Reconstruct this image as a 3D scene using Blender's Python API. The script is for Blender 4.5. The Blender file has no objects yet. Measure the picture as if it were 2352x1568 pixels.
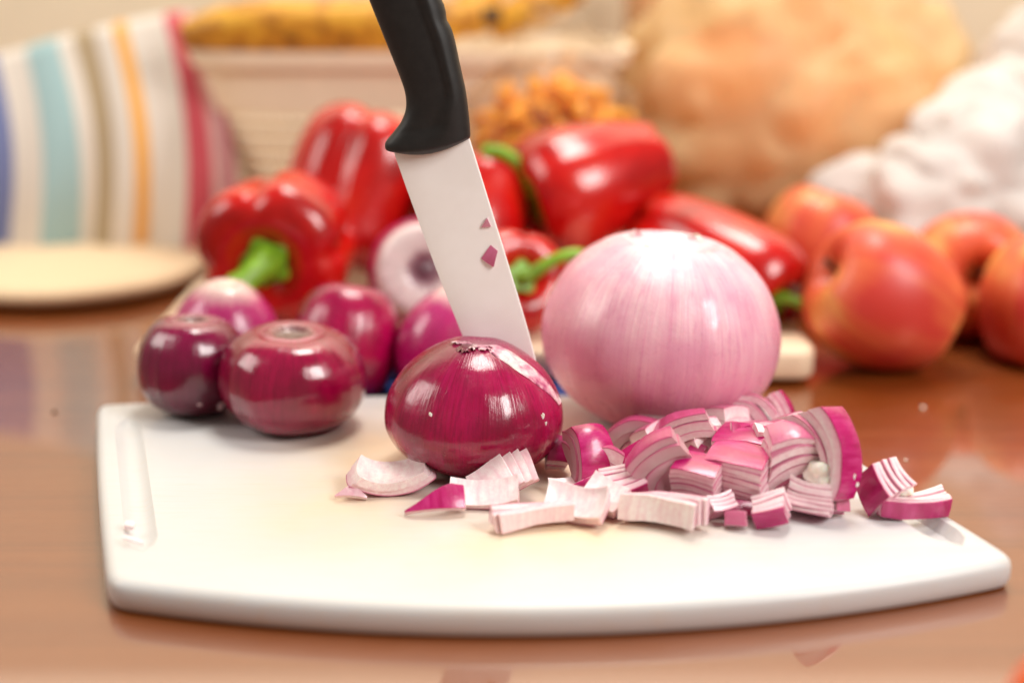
import bpy, bmesh, math, random
from mathutils import Vector, Matrix, noise
random.seed(7)
U = 0.01                                   # everything below is laid out in centimetres
sc = bpy.context.scene
COL = sc.collection
PI = math.pi

# ------------------------------------------------------------------ camera
CAM_H, F_PX = 22.6, 3267.0                 # camera height above the table, focal length for a 2352 px wide frame
PITCH = math.atan(909 / F_PX)
cd = bpy.data.cameras.new('camera'); cam = bpy.data.objects.new('camera', cd); COL.objects.link(cam)
cd.sensor_width = 36; cd.lens = 36 * F_PX / 2352; cd.clip_start = 0.02; cd.clip_end = 50
cam.location = (0, 0, CAM_H * U); cam.rotation_euler = (PI / 2 - PITCH, 0, 0)
cd.dof.use_dof = True; cd.dof.focus_distance = 0.578; cd.dof.aperture_fstop = 2.7; cd.dof.aperture_blades = 0
sc.camera = cam

# ------------------------------------------------------------------ room light
w = bpy.data.worlds.new('World'); sc.world = w; w.use_nodes = True
w.node_tree.nodes['Background'].inputs[0].default_value = (1.0, 0.89, 0.75, 1)
w.node_tree.nodes['Background'].inputs[1].default_value = 0.21
def area(name, loc, target, size, power, col=(1, .95, .88), sy=None):
    l = bpy.data.lights.new(name, 'AREA'); l.energy = power; l.color = col; l.size = size * U
    if sy: l.shape = 'RECTANGLE'; l.size_y = sy * U
    o = bpy.data.objects.new(name, l); COL.objects.link(o); o.location = Vector(loc) * U
    o.rotation_euler = (Vector(target) - Vector(loc)).to_track_quat('-Z', 'Y').to_euler()
    return o
area('window_light', (85, -5, 85), (0, 68, 3), 45, 13.5, (1, .97, .93), 60)
area('back_fill_light', (10, 132, 95), (10, 0, 95), 200, 6.0, (1, .88, .70), 90)  # unseen lamp added at the wall for table haze and backlit tops
area('side_window_light', (-125, 55, 85), (-5, 80, 5), 55, 7.0, (1, .95, .88), 65)
area('overhead_fill_light', (15, 100, 170), (8, 112, 0), 50, 19.0, (1, .95, .88), 60)  # overhead fill added to brighten the things at the back
sc.view_settings.view_transform = 'Standard'; sc.view_settings.look = 'None'
sc.view_settings.exposure = 0.16; sc.view_settings.gamma = 1.0
sc.render.engine = 'CYCLES'
sc.cycles.use_denoising = True; sc.cycles.max_bounces = 8; sc.cycles.transparent_max_bounces = 12
sc.cycles.caustics_reflective = False; sc.cycles.caustics_refractive = False

# ------------------------------------------------------------------ helpers
_c, _s = math.cos(PITCH), math.sin(PITCH)
def ray(px, py):
    dx, dy = (px - 1176) / F_PX, (784 - py) / F_PX
    return Vector((dx, _c + dy * _s, -_s + dy * _c))
def on_z(px, py, z):
    d = ray(px, py); return Vector((0, 0, CAM_H)) + d * ((z - CAM_H) / d.z)
def on_y(px, py, Y):
    d = ray(px, py); return Vector((0, 0, CAM_H)) + d * (Y / d.y)

def new_obj(name, verts, faces, mat, parent=None, smooth=True, attrs=None, uv=None, sharp=None):
    me = bpy.data.meshes.new(name)
    me.from_pydata([Vector(v) * U for v in verts], [], faces)
    return finish(name, me, mat, parent, smooth, attrs, sharp)
def finish(name, me, mat, parent=None, smooth=True, attrs=None, sharp=None):
    if smooth:
        me.polygons.foreach_set('use_smooth', [True] * len(me.polygons))
        if sharp: me.set_sharp_from_angle(angle=math.radians(sharp))
    for k, vals in (attrs or {}).items():
        if isinstance(vals[0], (int, float)):
            a = me.attributes.new(k, 'FLOAT', 'POINT'); a.data.foreach_set('value', vals)
        else:
            a = me.attributes.new(k, 'FLOAT_VECTOR', 'POINT'); a.data.foreach_set('vector', [c for v in vals for c in v])
    me.update()
    if mat: me.materials.append(mat)
    o = bpy.data.objects.new(name, me); COL.objects.link(o)
    if parent: o.parent = parent
    return o
def bm_obj(name, bm, mat, parent=None, smooth=True, sharp=40):
    for v in bm.verts: v.co *= U
    bmesh.ops.recalc_face_normals(bm, faces=bm.faces)
    me = bpy.data.meshes.new(name); bm.to_mesh(me); bm.free()
    return finish(name, me, mat, parent, smooth, None, sharp)
def thing(name, label, cat, loc=(0, 0, 0), group=None):
    o = bpy.data.objects.new(name, None); COL.objects.link(o); o.empty_display_size = .02
    o.location = Vector(loc) * U
    return tag(o, label, cat, group)
def tag(o, label, cat=None, group=None, kind=None):
    o['label'] = label
    if cat: o['category'] = cat
    if group: o['group'] = group
    if kind: o['kind'] = kind
    return o
def frame(X, Z):
    X = Vector(X).normalized(); Z = Vector(Z); Z = (Z - X * Z.dot(X)).normalized(); Y = Z.cross(X)
    return Matrix((X, Y, Z)).transposed()
def frame_z(Z, X=(1, 0, 0)):
    Z = Vector(Z).normalized(); X = Vector(X); X = (X - Z * X.dot(Z)).normalized(); Y = Z.cross(X)
    return Matrix((X, Y, Z)).transposed()
def nz(v, s=1.0, seed=0): return noise.noise(Vector(v) * s + Vector((seed * 13.1, seed * 7.7, seed * 3.3)))

# ------------------------------------------------------------------ materials
class NT:
    def __init__(self, name):
        self.m = bpy.data.materials.new(name); self.m.use_nodes = True
        self.t = self.m.node_tree; self.b = self.t.nodes['Principled BSDF']; self.out = self.t.nodes['Material Output']
    def n(self, kind, **kw):
        x = self.t.nodes.new(kind)
        for k, v in kw.items(): setattr(x, k, v)
        return x
    def l(self, a, b): self.t.links.new(a, b)
    def set(self, **kw):
        for k, v in kw.items():
            k = k.replace('_', ' ')
            i = self.b.inputs[k]
            i.default_value = (*v, 1) if isinstance(v, tuple) and len(v) == 3 and i.type == 'RGBA' else v
        return self
    def attr(self, name, typ='GEOMETRY'):
        return self.n('ShaderNodeAttribute', attribute_name=name, attribute_type=typ)
    def noise(self, vec, scale, detail=3, rough=.55, dist=0):
        x = self.n('ShaderNodeTexNoise'); x.inputs['Scale'].default_value = scale
        x.inputs['Detail'].default_value = detail; x.inputs['Roughness'].default_value = rough; x.inputs['Distortion'].default_value = dist
        if vec is not None: self.l(vec, x.inputs['Vector'])
        return x.outputs['Fac']
    def obj(self, scale=(1, 1, 1)):
        tc = self.n('ShaderNodeTexCoord'); mp = self.n('ShaderNodeMapping')
        mp.inputs['Scale'].default_value = [s * 100 for s in scale]; self.l(tc.outputs['Object'], mp.inputs['Vector'])
        return mp.outputs['Vector']                  # object space in centimetres
    def ramp(self, fac, stops, interp='LINEAR'):
        r = self.n('ShaderNodeValToRGB'); e = r.color_ramp; e.interpolation = interp
        while len(e.elements) < len(stops): e.elements.new(.5)
        for el, (p, c) in zip(e.elements, stops):
            el.position = p; el.color = (*c, 1) if not isinstance(c, (int, float)) else (c, c, c, 1)
        self.l(fac, r.inputs[0]); return r.outputs[0]
    def mix(self, fac, a, b, mode='MIX'):
        x = self.n('ShaderNodeMix', data_type='RGBA', blend_type=mode)
        for i, v in ((0, fac), (6, a), (7, b)):
            if hasattr(v, 'is_linked'): self.l(v, x.inputs[i])
            elif isinstance(v, (int, float)): x.inputs[i].default_value = v
            else: x.inputs[i].default_value = (*v, 1)
        return x.outputs[2]
    def math(self, op, a, b=0., c=0., clamp=False):
        x = self.n('ShaderNodeMath', operation=op); x.use_clamp = clamp
        for i, v in enumerate((a, b, c)):
            if hasattr(v, 'is_linked'): self.l(v, x.inputs[i])
            else: x.inputs[i].default_value = v
        return x.outputs[0]
    def bump(self, h, strength, dist=.05):
        x = self.n('ShaderNodeBump'); x.inputs['Strength'].default_value = strength; x.inputs['Distance'].default_value = dist * U
        self.l(h, x.inputs['Height']); self.l(x.outputs[0], self.b.inputs['Normal']); return x
    def base(self, c): self.l(c, self.b.inputs['Base Color']); return self

def sr(r, g, b):                                   # sRGB 0-255 -> linear
    f = lambda v: v / 12.92 if v <= .04045 else ((v + .055) / 1.055) ** 2.4
    return tuple(f(v / 255) for v in (r, g, b))

def plain(name, col, rough=.5, var=.12, nscale=1.5, bump=0, **kw):
    t = NT(name); f = t.noise(t.obj(), nscale, 4)
    t.base(t.mix(t.ramp(f, [(.3, 0.), (.7, 1.)]), tuple(c * (1 - var) for c in col), tuple(min(1, c * (1 + var)) for c in col)))
    t.set(Roughness=rough, **kw)
    if bump: t.bump(f, bump)
    return t.m

# table wood
t = NT('table_wood'); v = t.obj((.03, .9, 1)); g = t.noise(v, .55, 6, .6, .6); g2 = t.noise(t.obj((.02, 2.6, 1)), 1.2, 4)
c = t.ramp(g, [(.3, sr(112, 54, 13)), (.5, sr(126, 63, 18)), (.7, sr(134, 70, 24))])
t.base(t.mix(t.math('MULTIPLY', g2, .25), c, sr(100, 50, 16)))
rn = t.noise(t.obj(), .35, 4)
t.l(t.ramp(rn, [(.3, .3), (.7, .42)]), t.b.inputs['Roughness'])
t.set(Specular_IOR_Level=.7, Coat_Weight=1., Coat_Roughness=.035, Coat_IOR=1.95)
t.bump(t.math('ADD', t.noise(t.obj((.25, 2, 1)), .7, 3), t.math('MULTIPLY', g2, .4)), .006, .06)
M_TABLE = t.m
# white plastic board: knife scars and an orange food stain in the middle
t = NT('board_plastic'); ov = t.obj()
tc = t.n('ShaderNodeTexCoord'); mp = t.n('ShaderNodeMapping'); mp.inputs['Location'].default_value = (.02, -4.2, 0)
mp.inputs['Scale'].default_value = (7.2, 7.6, 0); t.l(tc.outputs['Object'], mp.inputs['Vector'])
sp = t.n('ShaderNodeTexGradient', gradient_type='SPHERICAL'); t.l(mp.outputs[0], sp.inputs[0])
st = t.math('MULTIPLY', t.ramp(sp.outputs['Fac'], [(0, 0.), (.6, 1.)], 'EASE'), t.ramp(t.noise(ov, .16, 4, .6), [(.3, .15), (.7, .7)]))
c = t.mix(st, (.635, .635, .635), sr(250, 212, 156))
scr = t.noise(t.obj((.25, 5, 1)), 1.6, 3, .6)
c = t.mix(t.ramp(scr, [(.52, 0.), (.75, .3)]), c, sr(216, 194, 168)); t.base(c)
t.set(Roughness=.38, Subsurface_Weight=.12, Subsurface_Radius=(1., .8, .6), Subsurface_Scale=.003, Coat_Weight=.08)
t.bump(scr, .14, .03); M_BOARD = t.m
M_WALL = plain('wall_paint', sr(244, 228, 198), .7, .03, .2)
M_CREAM = plain('cream_wood', sr(236, 212, 182), .5, .05, .7)
M_BLUE = plain('blue_cloth', sr(24, 62, 140), .8, .15, 2)
M_CORK = plain('cork', sr(226, 200, 164), .75, .06, 3, .3)
M_BLACK = plain('black_rubber', (.014, .0125, .012), .5, .2, 3, Specular_IOR_Level=.4)
t = NT('ceramic'); f = t.noise(t.obj(), .6, 4)
t.base(t.mix(t.ramp(f, [(.4, 0.), (.75, 1.)]), sr(250, 248, 246), sr(246, 243, 240))); t.set(Roughness=.45, Coat_Weight=.05); M_BLADE = t.m
M_ROOT = plain('onion_root', sr(244, 238, 226), .45, .05, 4, .3, Subsurface_Weight=.4, Subsurface_Scale=.003)

def onion_mat(name, stops, streak_col, streak=.5, rough=.22, coat=.6, sss=.08, streak_scale=9, blotch=None, seed=0.):
    t = NT(name); st = t.attr('st'); vv = t.attr('lat').outputs['Fac']
    mp = t.n('ShaderNodeMapping'); mp.inputs['Location'].default_value = (seed, seed * 2, seed); t.l(st.outputs['Vector'], mp.inputs[0])
    n1 = t.noise(mp.outputs[0], streak_scale, 5, .62)
    n2 = t.noise(mp.outputs[0], streak_scale * 4, 3, .6)
    big = t.noise(t.obj(), .35, 3)
    jag = t.math('ADD', vv, t.math('MULTIPLY', t.math('SUBTRACT', n1, .5), .10))
    c = t.ramp(jag, stops)
    s = t.math('MULTIPLY', t.ramp(t.math('ADD', t.math('MULTIPLY', n1, .7), t.math('MULTIPLY', n2, .3)), [(.42, 0.), (.68, 1.)]), streak)
    c = t.mix(s, c, streak_col)
    vein = t.ramp(t.noise(mp.outputs[0], streak_scale * 3, 2, .5), [(.46, 0.), (.5, .35), (.54, 0.)])
    c = t.mix(vein, c, streak_col if sss > .2 else sr(80, 0, 30))
    if blotch: c = t.mix(t.ramp(big, [(.42, 0.), (.66, .8)]), c, blotch)
    t.base(c)
    t.set(Roughness=rough, Coat_Weight=coat, Coat_Roughness=.1, Specular_IOR_Level=.5, Subsurface_Weight=sss, Subsurface_Radius=(1., .4, .5), Subsurface_Scale=.004)
    t.bump(t.math('ADD', t.math('MULTIPLY', n2, .55), t.math('ADD', t.math('MULTIPLY', n1, .7), t.math('MULTIPLY', t.noise(t.obj(), 1.3, 3), 1.3))), .34, .06)
    t.l(t.ramp(t.noise(t.obj(), 1.1, 3), [(.35, rough * .65), (.7, rough * 1.3)]), t.b.inputs['Roughness'])
    return t.m
MG, MGD, MGL = sr(164, 0, 62), sr(96, 2, 30), sr(184, 12, 96)
M_ON_RED = onion_mat('red_onion_skin', [(0, sr(150, 70, 50)), (.2, sr(136, 20, 46)), (.42, MG), (.8, sr(160, 4, 70)), (.93, sr(170, 50, 96)), (1, sr(215, 150, 160))], MGL, .4, .24, .4, .0, 7, sr(110, 0, 38), 1.)
M_ON_DARK = onion_mat('dark_onion_skin', [(0, sr(150, 60, 70)), (.3, sr(146, 4, 56)), (.82, sr(154, 2, 62)), (.86, sr(176, 84, 110)), (.89, sr(176, 120, 124)), (.93, sr(110, 74, 72)), (1, sr(72, 48, 46))], sr(96, 2, 36), .5, .18, .6, .0, 8, sr(112, 2, 40), 4.)  # narrow pale ring near the top partly paints in a highlight
M_ON_DARK2 = onion_mat('darker_onion_skin', [(0, sr(96, 30, 44)), (.3, sr(112, 4, 50)), (.82, sr(140, 4, 70)), (.86, sr(176, 84, 116)), (.89, sr(176, 120, 124)), (.93, sr(110, 74, 72)), (1, sr(72, 48, 46))], sr(64, 2, 24), .5, .18, .6, .0, 8, sr(76, 2, 30), 9.)  # same pale top ring, partly a painted highlight
M_ON_WHITE = onion_mat('white_topped_onion_skin', [(0, sr(150, 20, 80)), (.55, sr(168, 16, 92)), (.79, sr(190, 56, 122)), (.88, sr(236, 206, 200)), (1, sr(244, 232, 214))], MGL, .4, .25, .5, .08, 6, None, 2.)
M_ON_CUT = onion_mat('cut_onion_skin', [(0, sr(150, 20, 80)), (.62, sr(160, 16, 88)), (.69, sr(232, 214, 212)), (.86, sr(226, 214, 210)), (.91, sr(140, 100, 110)), (1, sr(70, 50, 60))], MGL, .2, .3, .3, .1, 6, None, 3.)
M_ON_PINK = onion_mat('pink_onion_flesh', [(0, sr(216, 110, 140)), (.25, sr(222, 140, 162)), (.55, sr(234, 184, 194)), (.8, sr(242, 214, 218)), (.93, sr(246, 230, 228)), (1, sr(236, 216, 196))], sr(212, 112, 160), .45, .36, .12, .3, 6.5, sr(222, 150, 176), 6.)

# chopped onion: colour comes from the depth of a point within its own fleshy layer, plus painted shade
t = NT('onion_layer'); p0 = t.attr('p0')
ln = t.n('ShaderNodeVectorMath', operation='LENGTH'); t.l(p0.outputs['Vector'], ln.inputs[0])
r0 = t.attr('r0', 'OBJECT').outputs['Fac']; r1 = t.attr('r1', 'OBJECT').outputs['Fac']; tone = t.attr('tone', 'OBJECT').outputs['Fac']; dark = t.attr('dark', 'OBJECT').outputs['Fac']
dist = t.math('SUBTRACT', r1, ln.outputs['Value'])                 # centimetres below the layer's outer face
wob = t.math('MULTIPLY', t.math('SUBTRACT', t.noise(p0.outputs['Vector'], 1.5, 3), .5), .05)
dw = t.math('ADD', dist, wob)
fib = t.noise(p0.outputs['Vector'], 5., 4, .6)
fl2 = t.n('ShaderNodeMapping'); fl2.inputs['Scale'].default_value = (2.2, 2.2, .3); t.l(p0.outputs['Vector'], fl2.inputs[0])
flesh = t.mix(t.ramp(t.math('ADD', t.math('MULTIPLY', fib, .4), t.math('MULTIPLY', t.noise(fl2.outputs[0], 2.2, 4, .6), .6)), [(.36, 0.), (.64, 1.)]), sr(248, 239, 236), sr(236, 206, 210))
flesh = t.mix(dark, flesh, sr(182, 142, 146))  # dark paints the shade of backlit cut faces into the flesh
pink = t.ramp(t.math('DIVIDE', dw, .42), [(0, 1.), (.35, .55), (1., 0.)])
c = t.mix(t.math('MULTIPLY', pink, t.math('ADD', t.math('MULTIPLY', tone, .6), .05)), flesh, sr(222, 98, 152))
edge = t.ramp(t.math('DIVIDE', dw, .1), [(.35, 1.), (.8, 0.)])
c = t.mix(t.math('MULTIPLY', edge, t.math('ADD', t.math('MULTIPLY', tone, .95), .1, clamp=True)), c, t.mix(tone, sr(196, 54, 118), sr(164, 10, 88)))
# the papery outer face of a coloured layer
geo = t.n('ShaderNodeNewGeometry')
st2 = t.n('ShaderNodeMapping'); st2.inputs['Scale'].default_value = (1.1, 1.1, .2); t.l(p0.outputs['Vector'], st2.inputs[0])
skin = t.ramp(t.noise(st2.outputs[0], 1.8, 5, .6), [(.3, sr(160, 4, 80)), (.5, sr(180, 14, 100)), (.74, sr(206, 66, 136))])
os_ = t.math('MULTIPLY', t.ramp(t.math('DIVIDE', dist, .1), [(.2, 1.), (.3, 0.)]), tone)
c = t.mix(os_, c, skin)
t.base(c)
t.l(t.math('SUBTRACT', .4, t.math('MULTIPLY', os_, .14)), t.b.inputs['Roughness'])
t.set(Subsurface_Weight=.2, Subsurface_Radius=(1., .5, .55), Subsurface_Scale=.0006, Coat_Weight=.45, Coat_Roughness=.12)
t.bump(t.math('ADD', t.math('ADD', fib, t.math('MULTIPLY', t.noise(p0.outputs['Vector'], 1.8, 2), 1.5)), t.noise(p0.outputs['Vector'], 22., 2)), .3, .035)
M_LAYER = t.m

def pepper_mat():
    t = NT('red_pepper_skin'); f = t.noise(t.obj(), .28, 3)
    t.base(t.ramp(f, [(.3, sr(150, 8, 10)), (.55, sr(196, 18, 16)), (.75, sr(206, 44, 18))]))
    t.set(Roughness=.24, Coat_Weight=.35, Coat_Roughness=.1); t.bump(t.noise(t.obj(), .9, 2), .1, .1); return t.m
M_PEP = pepper_mat()
M_STEM = plain('pepper_stem', sr(122, 168, 36), .4, .35, 1.2)
M_STEM2 = plain('pale_stem', sr(190, 200, 80), .45, .2, 1.5)
def apple_mat():
    t = NT('apple_skin'); st = t.attr('st'); lat = t.attr('lat').outputs['Fac']
    n1 = t.noise(st.outputs['Vector'], 5, 5, .6); big = t.noise(t.obj(), .15, 2)
    f = t.math('ADD', t.math('MULTIPLY', n1, .25), t.math('MULTIPLY', big, .8))
    t.base(t.mix(t.ramp(lat, [(.9, 0.), (1., .7)]), t.ramp(f, [(.41, sr(234, 164, 90)), (.50, sr(222, 104, 64)), (.62, sr(206, 60, 50))]), sr(120, 92, 30)))
    t.set(Roughness=.42, Coat_Weight=.1, Coat_Roughness=.2); return t.m
M_APPLE = apple_mat()
M_TWIG = plain('twig', sr(80, 56, 32), .8)
t = NT('banana_skin'); f = t.noise(t.obj((1, 1, 1)), .7, 5, .65)
t.base(t.ramp(f, [(.34, sr(110, 66, 20)), (.44, sr(196, 132, 34)), (.6, sr(226, 170, 52))])); t.set(Roughness=.5); M_BAN = t.m
M_BASKET = plain('basket_plastic', sr(248, 232, 206), .45, .03, .4)
M_ORANGE = plain('orange_pieces', sr(255, 160, 30), .45, .3, .8)
M_CONT = plain('orange_contents', sr(255, 146, 68), .5, .2, .14, Subsurface_Weight=.2, Subsurface_Scale=.02)
M_BOX = plain('tan_card', sr(196, 146, 100), .7, .08, .15)
def film(name, col, trans, rough=.25, tl=.5):
    t = NT(name)
    tr = t.n('ShaderNodeBsdfTransparent'); tr.inputs[0].default_value = (*[min(1, c * .3 + .7) for c in col], 1)
    di = t.n('ShaderNodeBsdfDiffuse'); di.inputs[0].default_value = (*col, 1)
    ts = t.n('ShaderNodeBsdfTranslucent'); ts.inputs[0].default_value = (*col, 1)
    gl = t.n('ShaderNodeBsdfGlossy'); gl.inputs['Roughness'].default_value = rough
    m1 = t.n('ShaderNodeMixShader'); m1.inputs[0].default_value = tl; t.l(di.outputs[0], m1.inputs[1]); t.l(ts.outputs[0], m1.inputs[2])
    f = t.noise(t.obj(), .25, 4); fac = t.ramp(f, [(.3, max(0, trans - .06)), (.7, min(1, trans + .06))])
    m2 = t.n('ShaderNodeMixShader'); t.l(fac, m2.inputs[0]); t.l(m1.outputs[0], m2.inputs[1]); t.l(tr.outputs[0], m2.inputs[2])
    lw = t.n('ShaderNodeLayerWeight'); lw.inputs[0].default_value = .25
    m3 = t.n('ShaderNodeMixShader'); t.l(t.math('MULTIPLY', lw.outputs['Fresnel'], .4), m3.inputs[0]); t.l(m2.outputs[0], m3.inputs[1]); t.l(gl.outputs[0], m3.inputs[2])
    t.l(m3.outputs[0], t.out.inputs['Surface']); return t.m
M_FILM_Y = film('yellow_film', sr(255, 236, 184), .5, .35, .3)
M_FILM_W = film('white_film', sr(254, 250, 247), .3, .3, .3)
M_FILM_C = film('clear_film', sr(250, 240, 225), .97, .15, .3)
t = NT('striped_cotton'); uu = t.attr('su').outputs['Fac']
W_ = sr(218, 209, 198)
stops = [(0, sr(90, 106, 160)), (.045, W_), (.16, sr(150, 186, 190)), (.33, W_), (.40, sr(168, 146, 110)), (.50, W_), (.585, sr(232, 164, 56)), (.645, W_), (.82, sr(200, 52, 76)), (.905, sr(214, 170, 166)), (.95, sr(190, 110, 124))]
c = t.ramp(uu, stops, 'CONSTANT'); wv = t.noise(t.obj((1, 1, 1)), 3, 3)
t.base(t.mix(t.math('MULTIPLY', wv, .2), c, sr(200, 186, 170))); t.set(Roughness=.9, Sheen_Weight=.2); M_TOWEL = t.m

# ------------------------------------------------------------------ shape makers
def lathe(profile, nseg=72, warp=None, squash=(1, 1)):
    """profile [(r, z)] bottom to top -> verts, faces, attrs (streak coordinate and height fraction)"""
    V, Fc, st, lat = [], [], [], []
    L = [0]
    for a, b in zip(profile, profile[1:]): L.append(L[-1] + math.hypot(b[0] - a[0], b[1] - a[1]))
    for i, (r, z) in enumerate(profile):
        for k in range(nseg):
            ph = 2 * PI * k / nseg
            p = Vector((r * math.cos(ph) * squash[0], r * math.sin(ph) * squash[1], z))
            if warp: p = warp(p, ph, L[i] / L[-1])
            V.append(p); st.append((math.cos(ph), math.sin(ph), L[i] / L[-1] * .18)); lat.append(L[i] / L[-1])
    for i in range(len(profile) - 1):
        for k in range(nseg):
            Fc.append((i * nseg + k, i * nseg + (k + 1) % nseg, (i + 1) * nseg + (k + 1) % nseg, (i + 1) * nseg + k))
    Fc.append(tuple(range(nseg))[::-1]); n0 = (len(profile) - 1) * nseg; Fc.append(tuple(range(n0, n0 + nseg)))
    return V, Fc, {'st': st, 'lat': lat}
def spline(pts, n):
    """Catmull-Rom through 2-D/3-D points"""
    P = [Vector(p) for p in pts]; P = [P[0] * 2 - P[1]] + P + [P[-1] * 2 - P[-2]]; out = []
    m = len(P) - 3
    for i in range(n):
        u = i / (n - 1) * m; k = min(int(u), m - 1); f = u - k
        a, b, c_, d = P[k:k + 4]
        out.append(.5 * ((2 * b) + (c_ - a) * f + (2 * a - 5 * b + 4 * c_ - d) * f * f + (3 * b - a - 3 * c_ + d) * f ** 3))
    return out
def tube(path, radii, ns=12, section=None, cap=True):
    V, Fc = [], []; n = len(path); up = Vector((.13, .2, 1))
    for i, p in enumerate(path):
        d = (path[min(i + 1, n - 1)] - path[max(i - 1, 0)]).normalized()
        a = (up - d * up.dot(d)).normalized(); b = d.cross(a)
        for k in range(ns):
            ph = 2 * PI * k / ns; q = section(ph) if section else 1
            V.append(p + (a * math.cos(ph) + b * math.sin(ph)) * radii[i] * q)
    for i in range(n - 1):
        for k in range(ns): Fc.append((i * ns + k, i * ns + (k + 1) % ns, (i + 1) * ns + (k + 1) % ns, (i + 1) * ns + k))
    if cap: Fc.append(tuple(range(ns))[::-1]); Fc.append(tuple(range((n - 1) * ns, n * ns)))
    return V, Fc
def blob(rx, ry, rz, amp=.2, scale=.3, seed=0, sub=4, ridge=False):
    bm = bmesh.new(); bmesh.ops.create_icosphere(bm, subdivisions=sub, radius=1)
    for v in bm.verts:
        d = v.co.copy(); p = Vector((d.x * rx, d.y * ry, d.z * rz))
        n_ = nz(p, scale, seed) + .5 * nz(p, scale * 2.3, seed + 3)
        if ridge: n_ = abs(n_) * 2 - .5
        v.co = p * (1 + amp * n_)
    return bm
def place(o, p, M=None):
    o.location = Vector(p) * U
    if M is not None: o.rotation_euler = M.to_euler()
    return o

# ------------------------------------------------------------------ the setting
def sheet(name, x0, x1, y0, y1, z0, z1, mat):
    bm = bmesh.new(); bmesh.ops.create_cube(bm, size=1)
    for v in bm.verts: v.co = Vector(((x0, x1)[v.co.x > 0], (y0, y1)[v.co.y > 0], (z0, z1)[v.co.z > 0]))
    return bm_obj(name, bm, mat, smooth=False)
tag(sheet('table', -150, 150, -30, 133, -4, 0, M_TABLE), 'glossy brown wooden table top under everything', kind='structure')
tag(sheet('wall', -260, 260, 135, 150, -90, 230, M_WALL), 'plain beige wall behind the table', kind='structure')

# ------------------------------------------------------------------ white cutting board
ZB = 1.2
BL, FL, FR, BR = Vector((-20.2, 65.8)), Vector((-14.2, 45.7)), Vector((18.45, 47.65)), Vector((11.9, 66.8))
def board_outline():
    pts = []
    def bow(a, b, h, n=26):
        nrm = Vector((-(b - a).y, (b - a).x)).normalized()
        return [a.lerp(b, i / n) + nrm * h * (1 - (2 * i / n - 1) ** 2) for i in range(n + 1)]
    raw = bow(FL, FR, -3.0) + bow(FR, BR, -.15, 8) + bow(BR, BL, -1.0) + bow(BL, FL, -.15, 8)
    out = []                                          # round the four corners by smoothing a dense resample
    dense = []
    for a, b in zip(raw, raw[1:] + raw[:1]):
        m = max(1, int((b - a).length / .25))
        dense += [a.lerp(b, i / m) for i in range(m)]
    for _ in range(10):
        dense = [(dense[i - 1] + dense[i] + dense[(i + 1) % len(dense)]) / 3 for i in range(len(dense))]
    return dense
def inset(pts, d):
    n = len(pts); o = []
    for i in range(n):
        tg = (pts[(i + 1) % n] - pts[i - 1]).normalized(); o.append(pts[i] + Vector((-tg.y, tg.x)) * d)
    return o
def make_board():
    ol = board_outline(); V, Fc = [], []
    rings = [(.5, 0), (.12, .1), (0, .35), (0, .8), (.06, 1.0), (.2, 1.14), (.42, ZB)]
    n = len(ol)
    for d, z in rings: V += [(p.x, p.y, z) for p in inset(ol, d)]
    for r in range(len(rings) - 1):
        for i in range(n): Fc.append((r * n + i, r * n + (i + 1) % n, (r + 1) * n + (i + 1) % n, (r + 1) * n + i))
    Fc.append(tuple(range(n))[::-1]); Fc.append(tuple(range((len(rings) - 1) * n, len(rings) * n)))
    o = new_obj('cutting_board', V, Fc, M_BOARD, sharp=50)
    # juice grooves along the two short ends
    for side in (0, 1):
        a, b = (BL, FL) if side == 0 else (BR, FR)
        d = (b - a).normalized(); nr = Vector((-d.y, d.x)) * (1 if side == 0 else -1)
        s0, s1, wd, dp, off = (3.0, (b - a).length - 2.2, .6, .26, 1.35) if side == 0 else (2.4, (b - a).length - 1.6, .75, .5, 1.3)
        bm = bmesh.new(); prof = [(-wd - .12, .3), (-wd, 0), (-wd * .55, -dp * .85), (0, -dp), (wd * .55, -dp * .85), (wd, 0), (wd + .12, .3)]
        rows = []
        for i in range(25):
            f = i / 24; s = s0 + (s1 - s0) * f; e = min(1, min(f, 1 - f) * 16) ** .6; e = max(e, .03)
            c = a + d * s + nr * off
            rows.append([bm.verts.new((c.x + nr.x * u * e, c.y + nr.y * u * e, ZB + (h * e if h < 0 else h))) for u, h in prof])
        for r, q in zip(rows, rows[1:]):
            for k in range(len(prof) - 1): bm.faces.new((r[k], r[k + 1], q[k + 1], q[k]))
            bm.faces.new((r[-1], r[0], q[0], q[-1]))
        bm.faces.new(rows[0]); bm.faces.new(rows[-1][::-1])
        cut = bm_obj('groove', bm, None)
        m = o.modifiers.new('g', 'BOOLEAN'); m.object = cut; m.operation = 'DIFFERENCE'; m.solver = 'EXACT'
        dg = bpy.context.evaluated_depsgraph_get(); me = bpy.data.meshes.new_from_object(o.evaluated_get(dg))
        o.modifiers.clear(); old = o.data; o.data = me; bpy.data.meshes.remove(old); bpy.data.objects.remove(cut)
    me = o.data; me.polygons.foreach_set('use_smooth', [True] * len(me.polygons)); me.set_sharp_from_angle(angle=math.radians(38))
    if not me.materials: me.materials.append(M_BOARD)
    return o
tag(make_board(), 'white plastic cutting board with bowed front edge holding the chopped onion', 'cutting board')

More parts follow.
